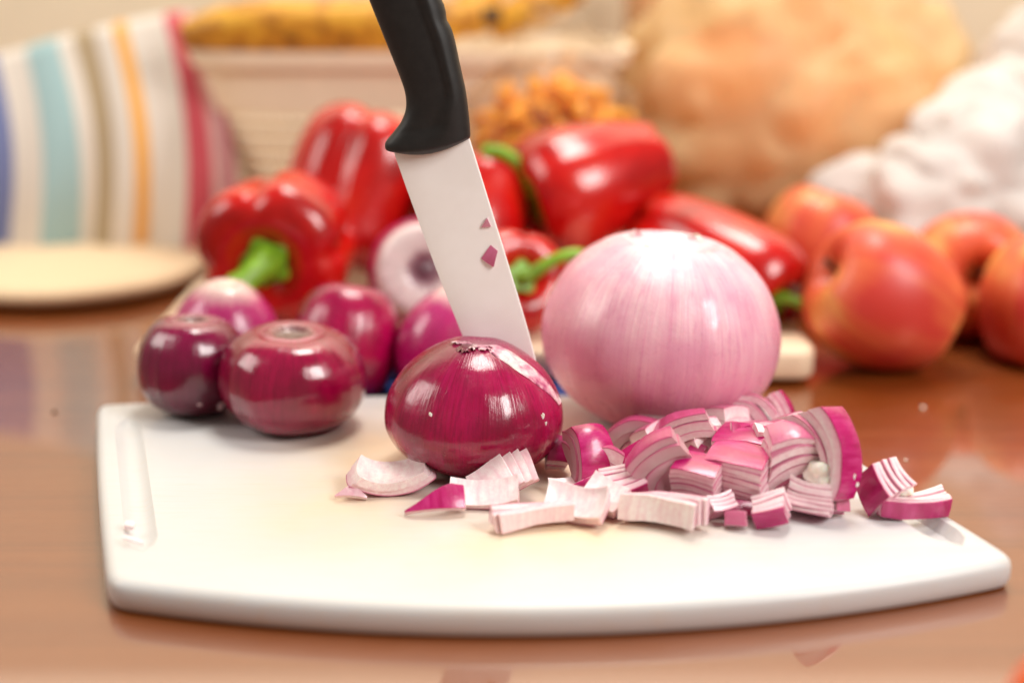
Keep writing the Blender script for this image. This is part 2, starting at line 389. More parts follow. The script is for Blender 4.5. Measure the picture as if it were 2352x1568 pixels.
# ------------------------------------------------------------------ boards, mat and trivet behind
def rounded_slab(name, x0, x1, y0, y1, z0, z1, rc, be, mat, wob=0):
    V, Fc = [], []; ol = []
    for cx, cy, a0 in ((x1 - rc, y0 + rc, -90), (x1 - rc, y1 - rc, 0), (x0 + rc, y1 - rc, 90), (x0 + rc, y0 + rc, 180)):
        for i in range(9):
            a = math.radians(a0 + i * 90 / 8); ol.append(Vector((cx + rc * math.cos(a), cy + rc * math.sin(a))))
    rings = [(be, z0), (be * .3, z0 + be * .3), (0, z0 + be), (0, z1 - be), (be * .3, z1 - be * .3), (be, z1)]; n = len(ol)
    for d, z in rings: V += [(p.x, p.y, z + wob * nz((p.x, p.y, 0), .4)) for p in inset(ol, d)]
    for r in range(len(rings) - 1):
        for i in range(n): Fc.append((r * n + i, r * n + (i + 1) % n, (r + 1) * n + (i + 1) % n, (r + 1) * n + i))
    Fc.append(tuple(range(n))[::-1]); Fc.append(tuple(range((len(rings) - 1) * n, len(rings) * n)))
    return new_obj(name, V, Fc, mat, sharp=50)
tag(rounded_slab('wooden_board', -20.2, 16.2, 72.3, 90, .3, 1.95, 1.2, .3, M_CREAM), 'thick cream board carrying the red peppers', 'board')
tag(rounded_slab('blue_mat', -17, 9, 66.2, 84, .02, .26, .8, .08, M_BLUE), 'dark blue mat glimpsed on the table between the two boards', 'mat')
V, Fc, at = lathe([(0.01, .35), (7.9, .35), (8.7, .5), (9.15, .9), (9.1, 1.3), (8.7, 1.6), (4, 1.65), (.01, 1.65)], 96, lambda p, ph, f: p * (1 + .006 * math.sin(3 * ph + 1)))
tag(place(new_obj('trivet', V, Fc, M_CORK, sharp=60), (-30.6, 96.5, 0)), 'round pale cork trivet in front of the striped towel', 'trivet')

# ------------------------------------------------------------------ whole onions
def onion_profile(R, h, top='point', n=44):
    if top == 'flat':
        pts = [(.02, .05), (R * .35, .02), (R * .72, h * .09), (R * .95, h * .28), (R, h * .5), (R * .93, h * .74), (R * .74, h * .92), (R * .52, h * .995), (R * .40, h * .985), (R * .30, h * 1.0), (R * .2, h * .95), (.02, h * .93)]
    elif top == 'cut':
        pts = [(.02, .05), (R * .4, .02), (R * .78, h * .12), (R * .98, h * .34), (R, h * .55), (R * .9, h * .8), (R * .78, h * .985), (R * .5, h * 1.0), (R * .3, h * .97), (R * .2, h * .93), (R * .12, h * .95), (.02, h * .96)]
    elif top == 'wide':
        pts = [(.02, .05), (R * .4, .03), (R * .72, h * .11), (R * .93, h * .28), (R, h * .47), (R * .95, h * .65), (R * .80, h * .83), (R * .58, h * .95), (R * .42, h * 1.0), (R * .36, h * .99), (R * .2, h * .94), (.02, h * .92)]
    else:
        pts = [(.02, .03), (R * .45, .02), (R * .78, h * .11), (R * .96, h * .27), (R, h * .41), (R * .96, h * .56), (R * .84, h * .72), (R * .66, h * .85), (R * .45, h * .95), (R * .27, h * 1.0), (R * .1, h * .985), (.02, h * .975)]
    return [(max(p.x, .015), p.y) for p in spline(pts, n)]
def onion_skin(prof, mat, parent, seed, amp=.02, dent=None):
    def wp(p, ph, f):
        k = 1 + amp * (nz((math.cos(ph), math.sin(ph), f), 1.6, seed) + .45 * nz((math.cos(ph) * 6, math.sin(ph) * 6, f * .8), 1., seed) * math.sin(f * PI))
        if dent:
            a, ff, dp, wd = dent; d2 = ((ph - a + PI) % (2 * PI) - PI) ** 2 + ((f - ff) * 2.6) ** 2
            k -= dp * math.exp(-d2 / wd ** 2)
        return Vector((p.x * k, p.y * k, p.z))
    V, Fc, at = lathe(prof, 96, wp)
    return new_obj('skin', V, Fc, mat, parent, attrs=at)
def petal(name, parent, mat, L, wd, curl, seed, th=.05):
    """thin papery scale, base at origin, growing along +Z and curling to +X"""
    V, Fc = [], []; n, m = 9, 6
    for s in (0, 1):
        for i in range(n):
            f = i / (n - 1)
            for j in range(m + 1):
                u = (j / m - .5) * 2; ww = wd * (1 - .75 * f ** 1.6)
                x = curl * f * f + .22 * wd * (1 - u * u) + .08 * nz((u, f * 2, 0), 2, seed)
                V.append((x + s * th, u * ww / 2, f * L + .10 * nz((u * 3, f, 1), 2, seed)))
    q = n * (m + 1)
    for i in range(n - 1):
        for j in range(m):
            a = i * (m + 1) + j; Fc += [(a, a + 1, a + m + 2, a + m + 1), (q + a, q + a + m + 1, q + a + m + 2, q + a + 1)]
    for i in range(n - 1):
        for a in (i * (m + 1), i * (m + 1) + m): Fc.append((a, a + m + 1, q + a + m + 1, q + a))
    for j in range(m):
        for a in (j, (n - 1) * (m + 1) + j): Fc.append((a, a + 1, q + a + 1, q + a))
    return new_obj(name, V, Fc, mat, parent)
M_DRY = plain('dry_scale', sr(122, 44, 62), .3, .4, 3, .6, Coat_Weight=.6)
M_PALE = plain('pale_scale', sr(226, 186, 190), .3, .12, 2, .4, Coat_Weight=.4)

# the onion under the knife
O7 = Vector((-1.72, 57.2, ZB)); R7, H7 = 3.8, 5.45
o = thing('red_onion', 'glossy whole red onion with the white knife stuck in its top', 'onion', O7, 'red onions')
prof7 = onion_profile(R7, H7)
sk = onion_skin(prof7, M_ON_RED, o, 1, .022, (math.radians(-122), .56, .035, .32))
o.rotation_euler = (math.radians(-2), math.radians(3), 0)
def on7(ph, f, out=0.):
    L = [0]
    for a, b in zip(prof7, prof7[1:]): L.append(L[-1] + math.hypot(b[0] - a[0], b[1] - a[1]))
    s = f * L[-1]; i = max(k for k in range(len(L)) if L[k] <= s); i = min(i, len(prof7) - 2)
    q = (s - L[i]) / (L[i + 1] - L[i]); r = prof7[i][0] + (prof7[i + 1][0] - prof7[i][0]) * q; z = prof7[i][1] + (prof7[i + 1][1] - prof7[i][1]) * q
    k = 1 + .022 * (nz((math.cos(ph), math.sin(ph), f), 1.6, 1) + .45 * nz((math.cos(ph) * 6, math.sin(ph) * 6, f * .8), 1., 1) * math.sin(f * PI))
    return Vector((math.cos(ph) * r * k, math.sin(ph) * r * k, z)) + Vector((math.cos(ph), math.sin(ph), .5)).normalized() * out
def patch7(name, mat, ph0, ph1, f0, f1, wid0, wid1, th=.05, seed=0, n=16, m=5, rag=5):
    V, Fc = [], []
    for s in (0, 1):
        for i in range(n):
            q = i / (n - 1); ph = ph0 + (ph1 - ph0) * q; f = f0 + (f1 - f0) * q; wd = wid0 + (wid1 - wid0) * q
            for j in range(m + 1):
                u = j / m - .5; lift = th * s * (1 - (2 * u) ** 4) + .012
                V.append(on7(math.radians(ph + u * wd + rag * nz((q * 4, u * 2, seed), 1)), min(.985, f + .004 * rag * nz((q * 5, u * 5, seed), 1)), lift + .01 * rag * max(0, nz((q * 6, u * 6, seed + 9), 1)) * s))
    q = n * (m + 1)
    for i in range(n - 1):
        for j in range(m):
            a = i * (m + 1) + j; Fc += [(a + 1, a, a + m + 1, a + m + 2), (q + a, q + a + 1, q + a + m + 2, q + a + m + 1)]
    for i in range(n - 1):
        for a in (i * (m + 1), i * (m + 1) + m): Fc.append((a, a + m + 1, q + a + m + 1, q + a))
    for j in range(m):
        for a in (j, (n - 1) * (m + 1) + j): Fc.append((a, a + 1, q + a + 1, q + a))
    return new_obj(name, V, Fc, mat, o)
t = NT('torn_skin'); f_ = t.noise(t.obj(), 1.6, 5, .65)
t.base(t.ramp(f_, [(.36, sr(168, 40, 100)), (.5, sr(222, 160, 176)), (.62, sr(240, 216, 214))])); t.set(Roughness=.28, Coat_Weight=.3); t.bump(f_, .4, .05); M_TORN = t.m
fl = patch7('skin_flap', M_TORN, -58, -10, .95, .56, 46, 9, .035, 3, 30, 8); fl['label'] = 'pale torn skin flap beside the blade'
for i, (a0, a1, f0, f1, w0, w1, mt) in enumerate(((-118, -110, .985, .86, 80, 20, M_DRY), (-84, -74, .985, .88, 70, 24, M_TORN), (-100, -97, .975, .88, 30, 10, M_PALE), (-150, -146, .985, .9, 60, 20, M_TORN))):
    patch7('dry_tip', mt, a0, a1, f0, f1, w0, w1, .10 + .03 * i, 5 + i, 22, 9, 8)
for ph, f, sz in ((-118, .56, .06), (-40, .55, .08), (-38, .52, .05)):
    b = bm_obj('skin_fleck', blob(sz, sz * .3, sz * 1.8, .7, 9, int(sz * 100), 3), M_ROOT, o); b.location = on7(math.radians(ph), f, .02) * U

def whole_onion(label, pos, R, h, top, mat, seed, M=None, amp=.02):
    o = thing('red_onion', label, 'onion', pos, 'red onions')
    onion_skin(onion_profile(R, h, top), mat, o, seed, amp)
    if M is not None: o.rotation_euler = M.to_euler()
    return o
o1 = whole_onion('small dark red onion with a flat pale top, leftmost on the white board', (-15.25, 64.5, ZB), 2.55, 4.5, 'flat', M_ON_DARK2, 2, frame_z((.05, .05, 1)), .045)
whole_onion('shiny dark red onion with a flat cut top, nearest of the left cluster', (-10.15, 62.7, ZB), 3.32, 4.5, 'flat', M_ON_DARK, 3, frame_z((.03, -.06, 1)), .045)
whole_onion('red onion with a white top half hidden behind the leftmost onion', (-14.9, 70.0, .26), 2.95, 6.1, 'point', M_ON_WHITE, 4, frame_z((.1, -.1, 1)))
whole_onion('bright red onion behind the shiny flat-topped one', (-8.95, 69.3, .26), 2.8, 5.8, 'flat', M_ON_RED, 5, frame_z((.15, .35, 1)), .04)
whole_onion('red onion with a cut white end facing forward behind the blade', (-5.2, 78.6, 4.75), 3.0, 4.6, 'cut', M_ON_CUT, 6, frame_z((.12, -.95, .25)))
whole_onion('pink-red onion with a white tip standing left of the blade', (-3.85, 69.6, .26), 2.75, 5.9, 'point', M_ON_WHITE, 7, frame_z((.25, -.05, 1)), .03)
for i, (ph, z) in enumerate(((-70, 1.1), (-52, 1.7), (-42, .8), (-35, 1.3))):
    b = bm_obj('skin_fleck', blob(.17, .05, .24, .4, 4, i + 60, 2), M_PALE, o1); b.location = Vector((2.38 * math.cos(math.radians(ph)) * (.86 + .09 * z), 2.38 * math.sin(math.radians(ph)) * (.86 + .09 * z), z)) * U; b.rotation_euler = (0, 0, math.radians(ph + 90))
# the large peeled onion
o8 = thing('pink_onion', 'large pale pink peeled onion standing right of the knife', 'onion', (6.55, 63.7, ZB), 'red onions')
onion_skin(onion_profile(5.6, 8.45, 'wide', 52), M_ON_PINK, o8, 8, .03)
o8.rotation_euler = (math.radians(1), math.radians(5), 0)
for i in range(4):
    a = 2 * PI * i / 4 + .9; pt = petal('neck_scale', o8, M_PALE if i % 2 else M_ROOT, .16 + .08 * random.random(), 1.2, -.05, i + 20)
    pt.location = Vector((1.95 * math.cos(a), 1.95 * math.sin(a), 8.28)) * U; pt.rotation_euler = (0, math.radians(-25 + 15 * random.random()), a)

# ------------------------------------------------------------------ knife
KY = 58.3
def kp(px, py, dy=0): p = on_y(px, py, KY); return Vector((p.x, KY + dy, p.z))
kn = thing('kitchen_knife', 'ceramic kitchen knife with white blade and curved black handle', 'knife', (0, KY, ZB))
def rel(p): return p - Vector((0, KY, ZB))
def make_blade():
    n = 24; Lp = [(908, 335), (905, 350), (958, 500), (1012, 645), (1070, 790), (1105, 880), (1150, 960), (1215, 1010)]
    Rp = [(1072, 300), (1078, 316), (1135, 500), (1178, 640), (1215, 765), (1240, 865), (1256, 940), (1262, 1000)]
    Ls, Rs = spline(Lp, n), spline(Rp, n); V, Fc = [], []; prof = [(0, 0), (.06, .045), (.3, .085), (.9, .1), (.985, .095), (1, .06)]
    ring = [(u, -d) for u, d in prof] + [(u, d) for u, d in prof[::-1][:-1]]; k = len(ring)
    for a, b in zip(Ls, Rs):
        for u, d in ring: V.append(rel(kp(a.x + (b.x - a.x) * u, a.y + (b.y - a.y) * u, d)))
    for i in range(n - 1):
        for j in range(k): Fc.append((i * k + j, i * k + (j + 1) % k, (i + 1) * k + (j + 1) % k, (i + 1) * k + j))
    Fc.append(tuple(range(k))[::-1]); Fc.append(tuple(range((n - 1) * k, n * k)))
    return new_obj('blade', V, Fc, M_BLADE, kn, sharp=35)
make_blade()
def make_handle():
    pairs = [((700, -420), (870, -440)), ((735, -300), (900, -320)), ((790, -150), (952, -170)), ((848, 0), (1010, -20)), ((872, 60), (1026, 35)), ((897, 122), (1043, 85)), ((920, 180), (1056, 145)),
             ((931, 216), (1064, 180)), ((932, 250), (1070, 208)), ((922, 278), (1074, 236)), ((904, 303), (1077, 262)), ((889, 321), (1079, 283)), ((884, 333), (1080, 298)), ((888, 344), (1080.5, 310)), ((905, 349), (1079, 317))]
    n = 70; Ls = spline([p[0] for p in pairs], n); Rs = spline([p[1] for p in pairs], n); V, Fc = [], []; k = 40
    for i, (a, b) in enumerate(zip(Ls, Rs)):
        f = i / (n - 1); sg = min(1, (1 - f) * 14 + .25) ** .5; T = (1.15 - .35 * f) * sg
        sag = 14 * max(0, (f - .86) / .14) ** 1.5
        for j in range(k):
            ph = 2 * PI * j / k; cx, sx = math.cos(ph), math.sin(ph)
            ex = 2 / 2.6; u = .5 - .5 * math.copysign(abs(cx) ** ex, cx); d = -T * math.copysign(abs(sx) ** ex, sx)
            g0 = .70 - .18 * max(0, (f - .55) / .45)                         # moulded crease down the grip
            fade = max(0, min(1, (.93 - f) * 5))
            d *= 1 - fade * (.20 / (1 + math.exp((u - g0) * 34)) + .10 * math.exp(-((u - g0) / .035) ** 2)) * (1 if u < .98 else 0)
            rip = 4.0 * max(0, math.sin((b.y + 20) / 8.5)) * (1 if -60 < b.y < 88 else 0) * u ** 10
            V.append(rel(kp(a.x + (b.x - a.x) * u - rip, a.y + (b.y - a.y) * u + sag * math.sin(PI * u) * 1.2, d)))
    for i in range(n - 1):
        for j in range(k): Fc.append((i * k + j, i * k + (j + 1) % k, (i + 1) * k + (j + 1) % k, (i + 1) * k + j))
    Fc.append(tuple(range(k))[::-1]); Fc.append(tuple(range((n - 1) * k, n * k)))
    return new_obj('handle', V, Fc, M_BLACK, kn, sharp=70)
make_handle()

# ------------------------------------------------------------------ chopped onion
def shell(bm, r0, r1, N=26, amax=88):
    A = math.radians(amax); g = []
    for r in (r1, r0):
        rows = []
        for i in range(N + 1):
            th = -A + 2 * A * i / N
            rows.append([bm.verts.new((r * math.cos(th) * math.cos(-A + 2 * A * j / N), r * math.cos(th) * math.sin(-A + 2 * A * j / N), r * math.sin(th))) for j in range(N + 1)])
        g.append(rows)
    for s, rows in enumerate(g):
        for i in range(N):
            for j in range(N):
                f = (rows[i][j], rows[i][j + 1], rows[i + 1][j + 1], rows[i + 1][j]); bm.faces.new(f if s == 0 else f[::-1])
    a, b = g
    for i in range(N):
        bm.faces.new((a[i + 1][0], a[i][0], b[i][0], b[i + 1][0])); bm.faces.new((a[i][N], a[i + 1][N], b[i + 1][N], b[i][N]))
        bm.faces.new((a[0][i], a[0][i + 1], b[0][i + 1], b[0][i])); bm.faces.new((a[N][i + 1], a[N][i], b[N][i], b[N][i + 1]))
def cut(bm, co, no):
    r = bmesh.ops.bisect_plane(bm, geom=bm.verts[:] + bm.edges[:] + bm.faces[:], plane_co=co, plane_no=no, clear_outer=True)
    ed = [e for e in r['geom_cut'] if isinstance(e, bmesh.types.BMEdge) and e.is_valid]
    if ed:
        try: bmesh.ops.triangle_fill(bm, edges=ed, use_beauty=True, use_dissolve=False)
        except Exception: pass
NCH = [0]
def chunk(label, px, py, R, n, t_, w_, h_, X, Z, Y=None, tone=.5, tone_in=None, planes=(), slip=(0, 0, 0), jit=.05, dark=0, name='onion_piece', root=None, rnd=.02, tilt=(0, 0), keep=False):
    NCH[0] += 1; sd = NCH[0]; rg = random.Random(sd)
    M = frame(X, Z); layers = []
    r_next = R
    for k in range(n):
        tk = t_ * rg.uniform(.68, 1.36); r1 = r_next; r0 = r1 - tk * .992; r_next = r1 - tk
        if r0 < .12: break
        bm = bmesh.new(); shell(bm, r0, r1)
        e = lambda: rg.uniform(-rnd, rnd)
        cut(bm, (R, w_ / 2 + e(), 0), (tilt[0], 1, e())); cut(bm, (R, -w_ / 2 + e(), 0), (-tilt[0], -1, e()))
        cut(bm, (R, 0, h_ / 2 + e()), (tilt[1], e(), 1)); cut(bm, (R, 0, -h_ / 2 + e()), (-tilt[1], e(), -1))
        for co, no in planes: cut(bm, (R + co[0], co[1], co[2]), no)
        if not bm.faces: bm.free(); continue
        sl = Vector(slip) * k + Vector((0, rg.uniform(-jit, jit), rg.uniform(-jit, jit)))
        p0 = [v.co.copy() for v in bm.verts]; spin = Matrix.Rotation(rg.uniform(-1, 1) * jit * 1.6, 3, 'X') @ Matrix.Rotation(rg.uniform(-1, 1) * jit * .6, 3, 'Y'); piv = Vector((r1, 0, 0))
        for v, q in zip(bm.verts, p0):
            v.co = spin @ (q - piv) + piv + sl + Vector((nz(q, .7, sd), nz(q, .7, sd + 50), nz(q, .7, sd + 90))) * .13
        layers.append((bm, p0, r0, r1, k))
    vs = [v.co for L in layers for v in L[0].verts]
    c = Vector([(min(v[i] for v in vs) + max(v[i] for v in vs)) / 2 for i in range(3)])
    wz = [(M @ (v - c)).z for v in vs]
    pos = on_y(px, py, Y) if Y is not None else on_z(px, py, ZB - min(wz) + .01)
    if pos.z + min(wz) < ZB + .01:
        if keep: pos.z = ZB - min(wz) + .01
        else: pos = on_z(px, py, ZB - min(wz) + .01)
    o = thing(name, label, 'onion piece', pos, 'chopped onion'); o.rotation_euler = M.to_euler()
    for bm, p0, r0, r1, k in layers:
        for v in bm.verts: v.co = (v.co - c) * U
        bmesh.ops.recalc_face_normals(bm, faces=bm.faces)
        me = bpy.data.meshes.new('layer'); bm.to_mesh(me); bm.free()
        l = finish('layer', me, M_LAYER, o, True, {'p0': [tuple(q) for q in p0]}, 32)
        bv = l.modifiers.new('soft_edge', 'BEVEL'); bv.width = .00025; bv.segments = 2; bv.limit_method = 'ANGLE'; bv.angle_limit = math.radians(45)
        l['r0'] = r0; l['r1'] = r1; l['dark'] = float(dark)
        l['tone'] = float(tone if k == 0 else (tone_in if tone_in is not None else max(.12, tone * .55 - .05 * k)))
    if root:
        x, y, z, rx, ry, rz = root
        b = bm_obj('root_end', blob(rx, ry, rz, .35, 1.6, sd, 4), M_ROOT, o, sharp=80); b.location = (Vector((R + x, y, z)) - c) * U
    return o

# pile, back to front
chunk('pale onion slice showing behind the pile, against the large pink onion', 1637, 932, 2.4, 2, .5, 1.4, 1.0, (.1, -.4, .9), (-.5, -.8, .3), Y=60.8, tone=.1)
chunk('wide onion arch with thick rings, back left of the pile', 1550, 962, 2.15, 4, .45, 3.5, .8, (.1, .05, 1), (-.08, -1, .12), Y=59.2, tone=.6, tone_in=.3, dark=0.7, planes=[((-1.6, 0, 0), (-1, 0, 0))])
chunk('tall fan of thin pale arcs, topmost of the pile', 1706, 950, 2.0, 4, .38, 2.5, .7, (.25, .05, .95), (-.2, -.95, .2), Y=59.3, tone=.4, tone_in=.35, slip=(0, .16, .16), dark=.12, planes=[((-1.8, 0, 0), (-1, 0, 0))])
chunk('small upright slice with red outer skin beside the topmost fan', 1790, 950, 2.4, 3, .34, 1.8, .8, (.87, -.15, .47), (-.35, -.9, .2), Y=59.6, tone=1, tone_in=.4)
chunk('tall wedge with red glossy skin facing right, right end of the pile', 1890, 1046, 3.0, 3, .42, 3.6, 1.2, (.62, -.68, .38), (-.8, -.55, .1), Y=58.6, tone=1, tone_in=.45, dark=.2)
chunk('stack of shaded pink arcs left of the leaning fan', 1480, 1008, 1.95, 4, .42, 3.2, .8, (.12, .0, 1), (-.25, -.95, .1), Y=57.4, tone=.5, tone_in=.25, dark=0.95, planes=[((-1.9, 0, 0), (-1, 0, 0))])
chunk('thin pink arcs leaning beside the wide arch', 1563, 1000, 3.0, 3, .36, 2.9, .8, (-.5, 0, .85), (-.1, -.97, .2), Y=57.0, tone=.6, tone_in=.4, dark=0.5)
chunk('long leaning fan of shaded pink arcs in the middle of the pile', 1525, 1070, 2.6, 4, 0.42, 2.2, .9, (-.62, -.05, .78), (-.2, -.94, .22), Y=55.4, tone=.6, tone_in=.3, dark=0.9)
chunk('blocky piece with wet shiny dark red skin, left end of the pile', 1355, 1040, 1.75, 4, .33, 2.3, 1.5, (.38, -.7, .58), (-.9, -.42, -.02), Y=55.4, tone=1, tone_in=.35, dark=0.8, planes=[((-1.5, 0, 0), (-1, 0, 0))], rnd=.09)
chunk('layered block with magenta skin on top, rear of three in a row', 1728, 1035, 5.0, 7, 0.22, 1.7, 2.9, (-.05, -.18, .97), (.90, -.42, -.1), Y=56.2, tone=1, tone_in=.5, jit=0.01)
chunk('layered block with magenta skin on top, middle of three in a row', 1697, 1092, 5.5, 9, 0.22, 1.6, 2.4, (-.05, -.2, .97), (.88, -.46, -.1), Y=54.6, tone=1, tone_in=.5, jit=0.01)
chunk('layered block with magenta skin on top, front left of three in a row', 1603, 1108, 5.0, 8, 0.23, 1.4, 1.8, (-.05, -.22, .97), (.90, -.42, -.12), Y=52.9, tone=1, tone_in=.55, jit=0.01)
chunk('big pale pink layered slab with wide stripes facing forward', 1850, 1060, 2.9, 6, .38, 3.3, 1.2, (.22, -.2, .92), (.2, -.94, .2), Y=54.4, tone=.5, tone_in=.42, planes=[((0, -1.3, 0), (.5, -1, 0))], slip=(0, -.06, .05))
chunk('pale layered chunk with white root end leaning on the striped slab', 1866, 1140, 4.0, 6, .24, 1.3, 1.7, (-.22, -.3, -.92), (.9, -.4, -.1), Y=52.5, tone=.35, tone_in=.38, root=(-1.65, .1, .45, .6, .75, 1.0), jit=.03)
chunk('small chunk with magenta front below the white root end', 1772, 1170, 3.6, 5, .18, .85, 1.3, (-.1, -.93, -.35), (.92, -.1, .35), tone=.95, tone_in=.35, jit=.02)
chunk('pale layered offcut lying behind the white block', 1652, 1158, 3.4, 4, .2, .8, 1.2, (.35, -.55, -.75), (.85, .4, .1), tone=.4, tone_in=.4)
chunk('separate chunk with magenta side and fanned layers at the board edge', 2030, 1118, 3.2, 5, .27, 1.4, 1.4, (-.84, -.5, .05), (.35, -.5, .8), tone=1, tone_in=.42, root=(-1.4, .3, .45, .42, .5, .3), slip=(0, 0, .06))
chunk('long purple strip with white top overhanging the board groove', 2095, 1157, 5.5, 5, .22, 2.8, .75, (.16, -.95, -.1), (.02, -.1, 1), Y=52.2, tone=.8, tone_in=.25, root=(-.9, -.7, .28, .4, .6, .25), tilt=(0, 0))
chunk('white block with purple rings at its right end, front of the pile', 1525, 1170, 5.5, 3, 0.32, 2.9, 1.05, (.42, .9, -.05), (0, .05, 1), tone=0.85, tone_in=0.5, slip=(0, .12, 0))
chunk('long low white slice with purple left end, foremost piece', 1220, 1183, 6.5, 3, 0.28, 3.0, 0.72, (-.3, .95, 0), (0, 0, 1), tone=0.85, tone_in=0.5, slip=(0, -.1, 0))
chunk('white curved piece leaning behind the long low slice', 1325, 1155, 2.6, 2, .36, 2.4, 1.3, (.25, .62, -.72), (.2, .5, .8), tone=0.6, tone_in=0.25)
chunk('striped chunk with a magenta front above the white block', 1432, 1112, 4.0, 5, .22, 1.0, 1.65, (.18, -.8, -.5), (.92, .1, .25), Y=53.4, tone=1, tone_in=.55, jit=.02)
chunk('small square of magenta skin standing in the pile', 1462, 1050, 4.0, 2, .26, .95, 1.0, (-.25, -.72, .62), (.75, .1, .6), Y=54.6, tone=1, tone_in=.5)
chunk('pointed pink slice beside the wet shiny block', 1402, 1062, 1.4, 2, .5, 1.0, .45, (.3, 0, .95), (-.1, -1, .2), Y=54.4, tone=.6, tone_in=.3)
chunk('dark purple sliver under the wet shiny block', 1362, 1110, 3.4, 2, .25, .5, 1.9, (.1, -.75, .6), (.85, .1, .4), Y=53.8, tone=.9, tone_in=.4)
chunk('layered white plate tilted in front of the red onion', 1155, 1094, 3.4, 4, 0.2, 1.6, 1.5, (.35, .6, -.7), (.30, -.69, -.43), Y=53.4, tone=.8, tone_in=.22, slip=(0, -.32, .02))
chunk('pale petal lying under the tilted white plate', 1112, 1130, 3.0, 1, .3, 2.7, 1.1, (.15, .55, -.8), (0, .6, .6), tone=0.5)
chunk('curved two-layer petal lying like a small boat', 898, 1092, 3.2, 2, 0.4, 5.3, 2.0, (.03, .08, -1), (0, -.95, .25), tone=.55, tone_in=.03, planes=[((0, 1.55, -.7), (0, .7, -.7)), ((0, -1.55, -.7), (0, -.7, -.7)), ((-1.25, 1.2, 0), (-.6, .6, 0)), ((-1.25, -1.2, 0), (-.6, -.6, 0))], jit=.1)
chunk('tiny pale triangle of onion lying apart, leftmost crumb', 807, 1128, 2.4, 1, .16, 1.25, .75, (.1, -.6, .8), (0, .8, .6), tone=.15, planes=[((0, .1, .1), (0, .6, .8)), ((0, -.1, .1), (0, -.6, .8))])
chunk('pointed magenta skin petal lying skin up on the board', 1000, 1144, 3.0, 1, .3, 2.4, 1.05, (0, -.72, .68), (0, .68, .72), tone=1, planes=[((0, -.15, .05), (0, -.46, .89))])
chunk('small magenta piece peeking out right of the knifed onion', 1280, 1036, 2.4, 3, .3, 1.3, .9, (.2, -.7, .6), (.9, 0, 0), tone=.9, tone_in=.4)
chunk('pale curl of onion under the left end of the pile', 1300, 1114, 2.2, 1, .3, 1.4, .7, (0, .3, -.9), (.2, -.9, -.2), tone=.3)
chunk('small bright white chip on top of the pile', 1744, 990, 1.6, 1, .35, .75, .35, (.2, -.3, .9), (.9, 0, 0), Y=55.4, tone=0)
chunk('ragged white offcut poking up behind the white block', 1535, 1130, 2.0, 2, .25, 1.0, .6, (-.2, .5, .8), (-.5, -.8, .3), Y=52.7, tone=.1, tone_in=.1)
chunk('wide pale petal lying behind the white curved piece', 1390, 1140, 2.6, 2, .3, 1.6, 1.2, (.1, .5, -.8), (.5, .5, .4), Y=53.0, tone=.4, tone_in=.2)
for lb, px, py, n_, t_, w_, h_, X, Z, to, ti in (
        ('small white sliver between the wet block and the front slices', 1340, 1128, 2, .2, .9, .6, (.2, .4, -.8), (.8, .3, .2), .3, .15),
        ('small two-layer scrap right of the striped chunk', 1492, 1108, 3, .16, .6, .7, (.3, -.6, -.6), (.8, .2, .3), .8, .4),
        ('thin pink sliver standing behind the white block', 1500, 1128, 2, .18, .6, .9, (-.3, -.4, .8), (.7, -.5, .1), .5, .3),
        ('little pale wedge under the front left magenta block', 1588, 1160, 3, .2, .8, .7, (-.2, -.5, -.7), (.9, -.1, .1), .45, .35),
        ('thin purple strip lying below the middle magenta block', 1700, 1168, 2, .16, .5, 1.3, (.1, -.7, .5), (.9, -.2, .1), .8, .4),
        ('small stepped chip at the foot of the middle magenta block', 1726, 1140, 4, .15, .8, .8, (.2, -.6, .6), (.8, -.4, 0), .6, .5),
        ('pale chip tucked under the big striped slab', 1800, 1138, 3, .2, .8, .9, (-.3, -.5, -.7), (.8, -.4, .1), .35, .4),
        ('narrow layered stick right of the white root end', 1925, 1140, 4, .16, .6, 1.2, (.4, -.7, .4), (.1, .3, .9), .5, .4),
        ('thin translucent ring segment lying on the shaded pink arcs', 1505, 1040, 2, .2, 1.3, .35, (-.1, -.2, .95), (-.4, -.85, .2), .5, .3),
        ('small pink cube wedged above the leaning fan', 1604, 1042, 4, .17, .7, .7, (-.2, -.5, .8), (.8, -.5, 0), .9, .5),
        ('upright magenta splinter on the rear block', 1690, 988, 2, .14, .5, .6, (.3, -.7, .5), (.2, .3, .9), .9, .5),
        ('second magenta splinter beside the white chip', 1718, 990, 2, .14, .45, .5, (-.3, -.7, .5), (-.3, .3, .9), 1, .6),
        ('purple flake leaning on the pointed pink slice', 1440, 1082, 2, .14, .7, .7, (-.4, -.6, .6), (.5, .2, .8), .8, .5),
        ('short layered stub at the front below the small magenta chunk', 1690, 1192, 3, .15, .5, .8, (-.2, -.7, .5), (.9, -.2, .1), .5, .4)):
    chunk(lb, px, py, 3.2, n_, t_, w_, h_, X, Z, Y=54 if py > 1060 else 56, tone=to, tone_in=ti)
# pieces buried under the pile that carry the ones above
for i, (px, py) in enumerate(((1600, 1095), (1720, 1105), (1800, 1095), (1500, 1095), (1660, 1075), (1850, 1105))):
    chunk('plain onion piece buried under the pile', px, py, 3.0, 3, .4, 1.7, 1.4, (random.uniform(-.5, .5), .3, .8), (.6, -.7, 0), Y=(57, 57.3, 57.8, 57.2, 58.5, 57.0)[i], tone=.5, keep=True)
chunk('tiny pale scrap lying in the left groove of the board', 298, 1206, 1.6, 1, .14, .35, .3, (.2, -.2, .9), (.9, 0, 0), tone=0)
chunk('tiny pale sliver near the front of the left groove', 306, 1240, 1.6, 1, .1, .75, .2, (.2, -.2, .9), (.0, 1, 0), tone=0)
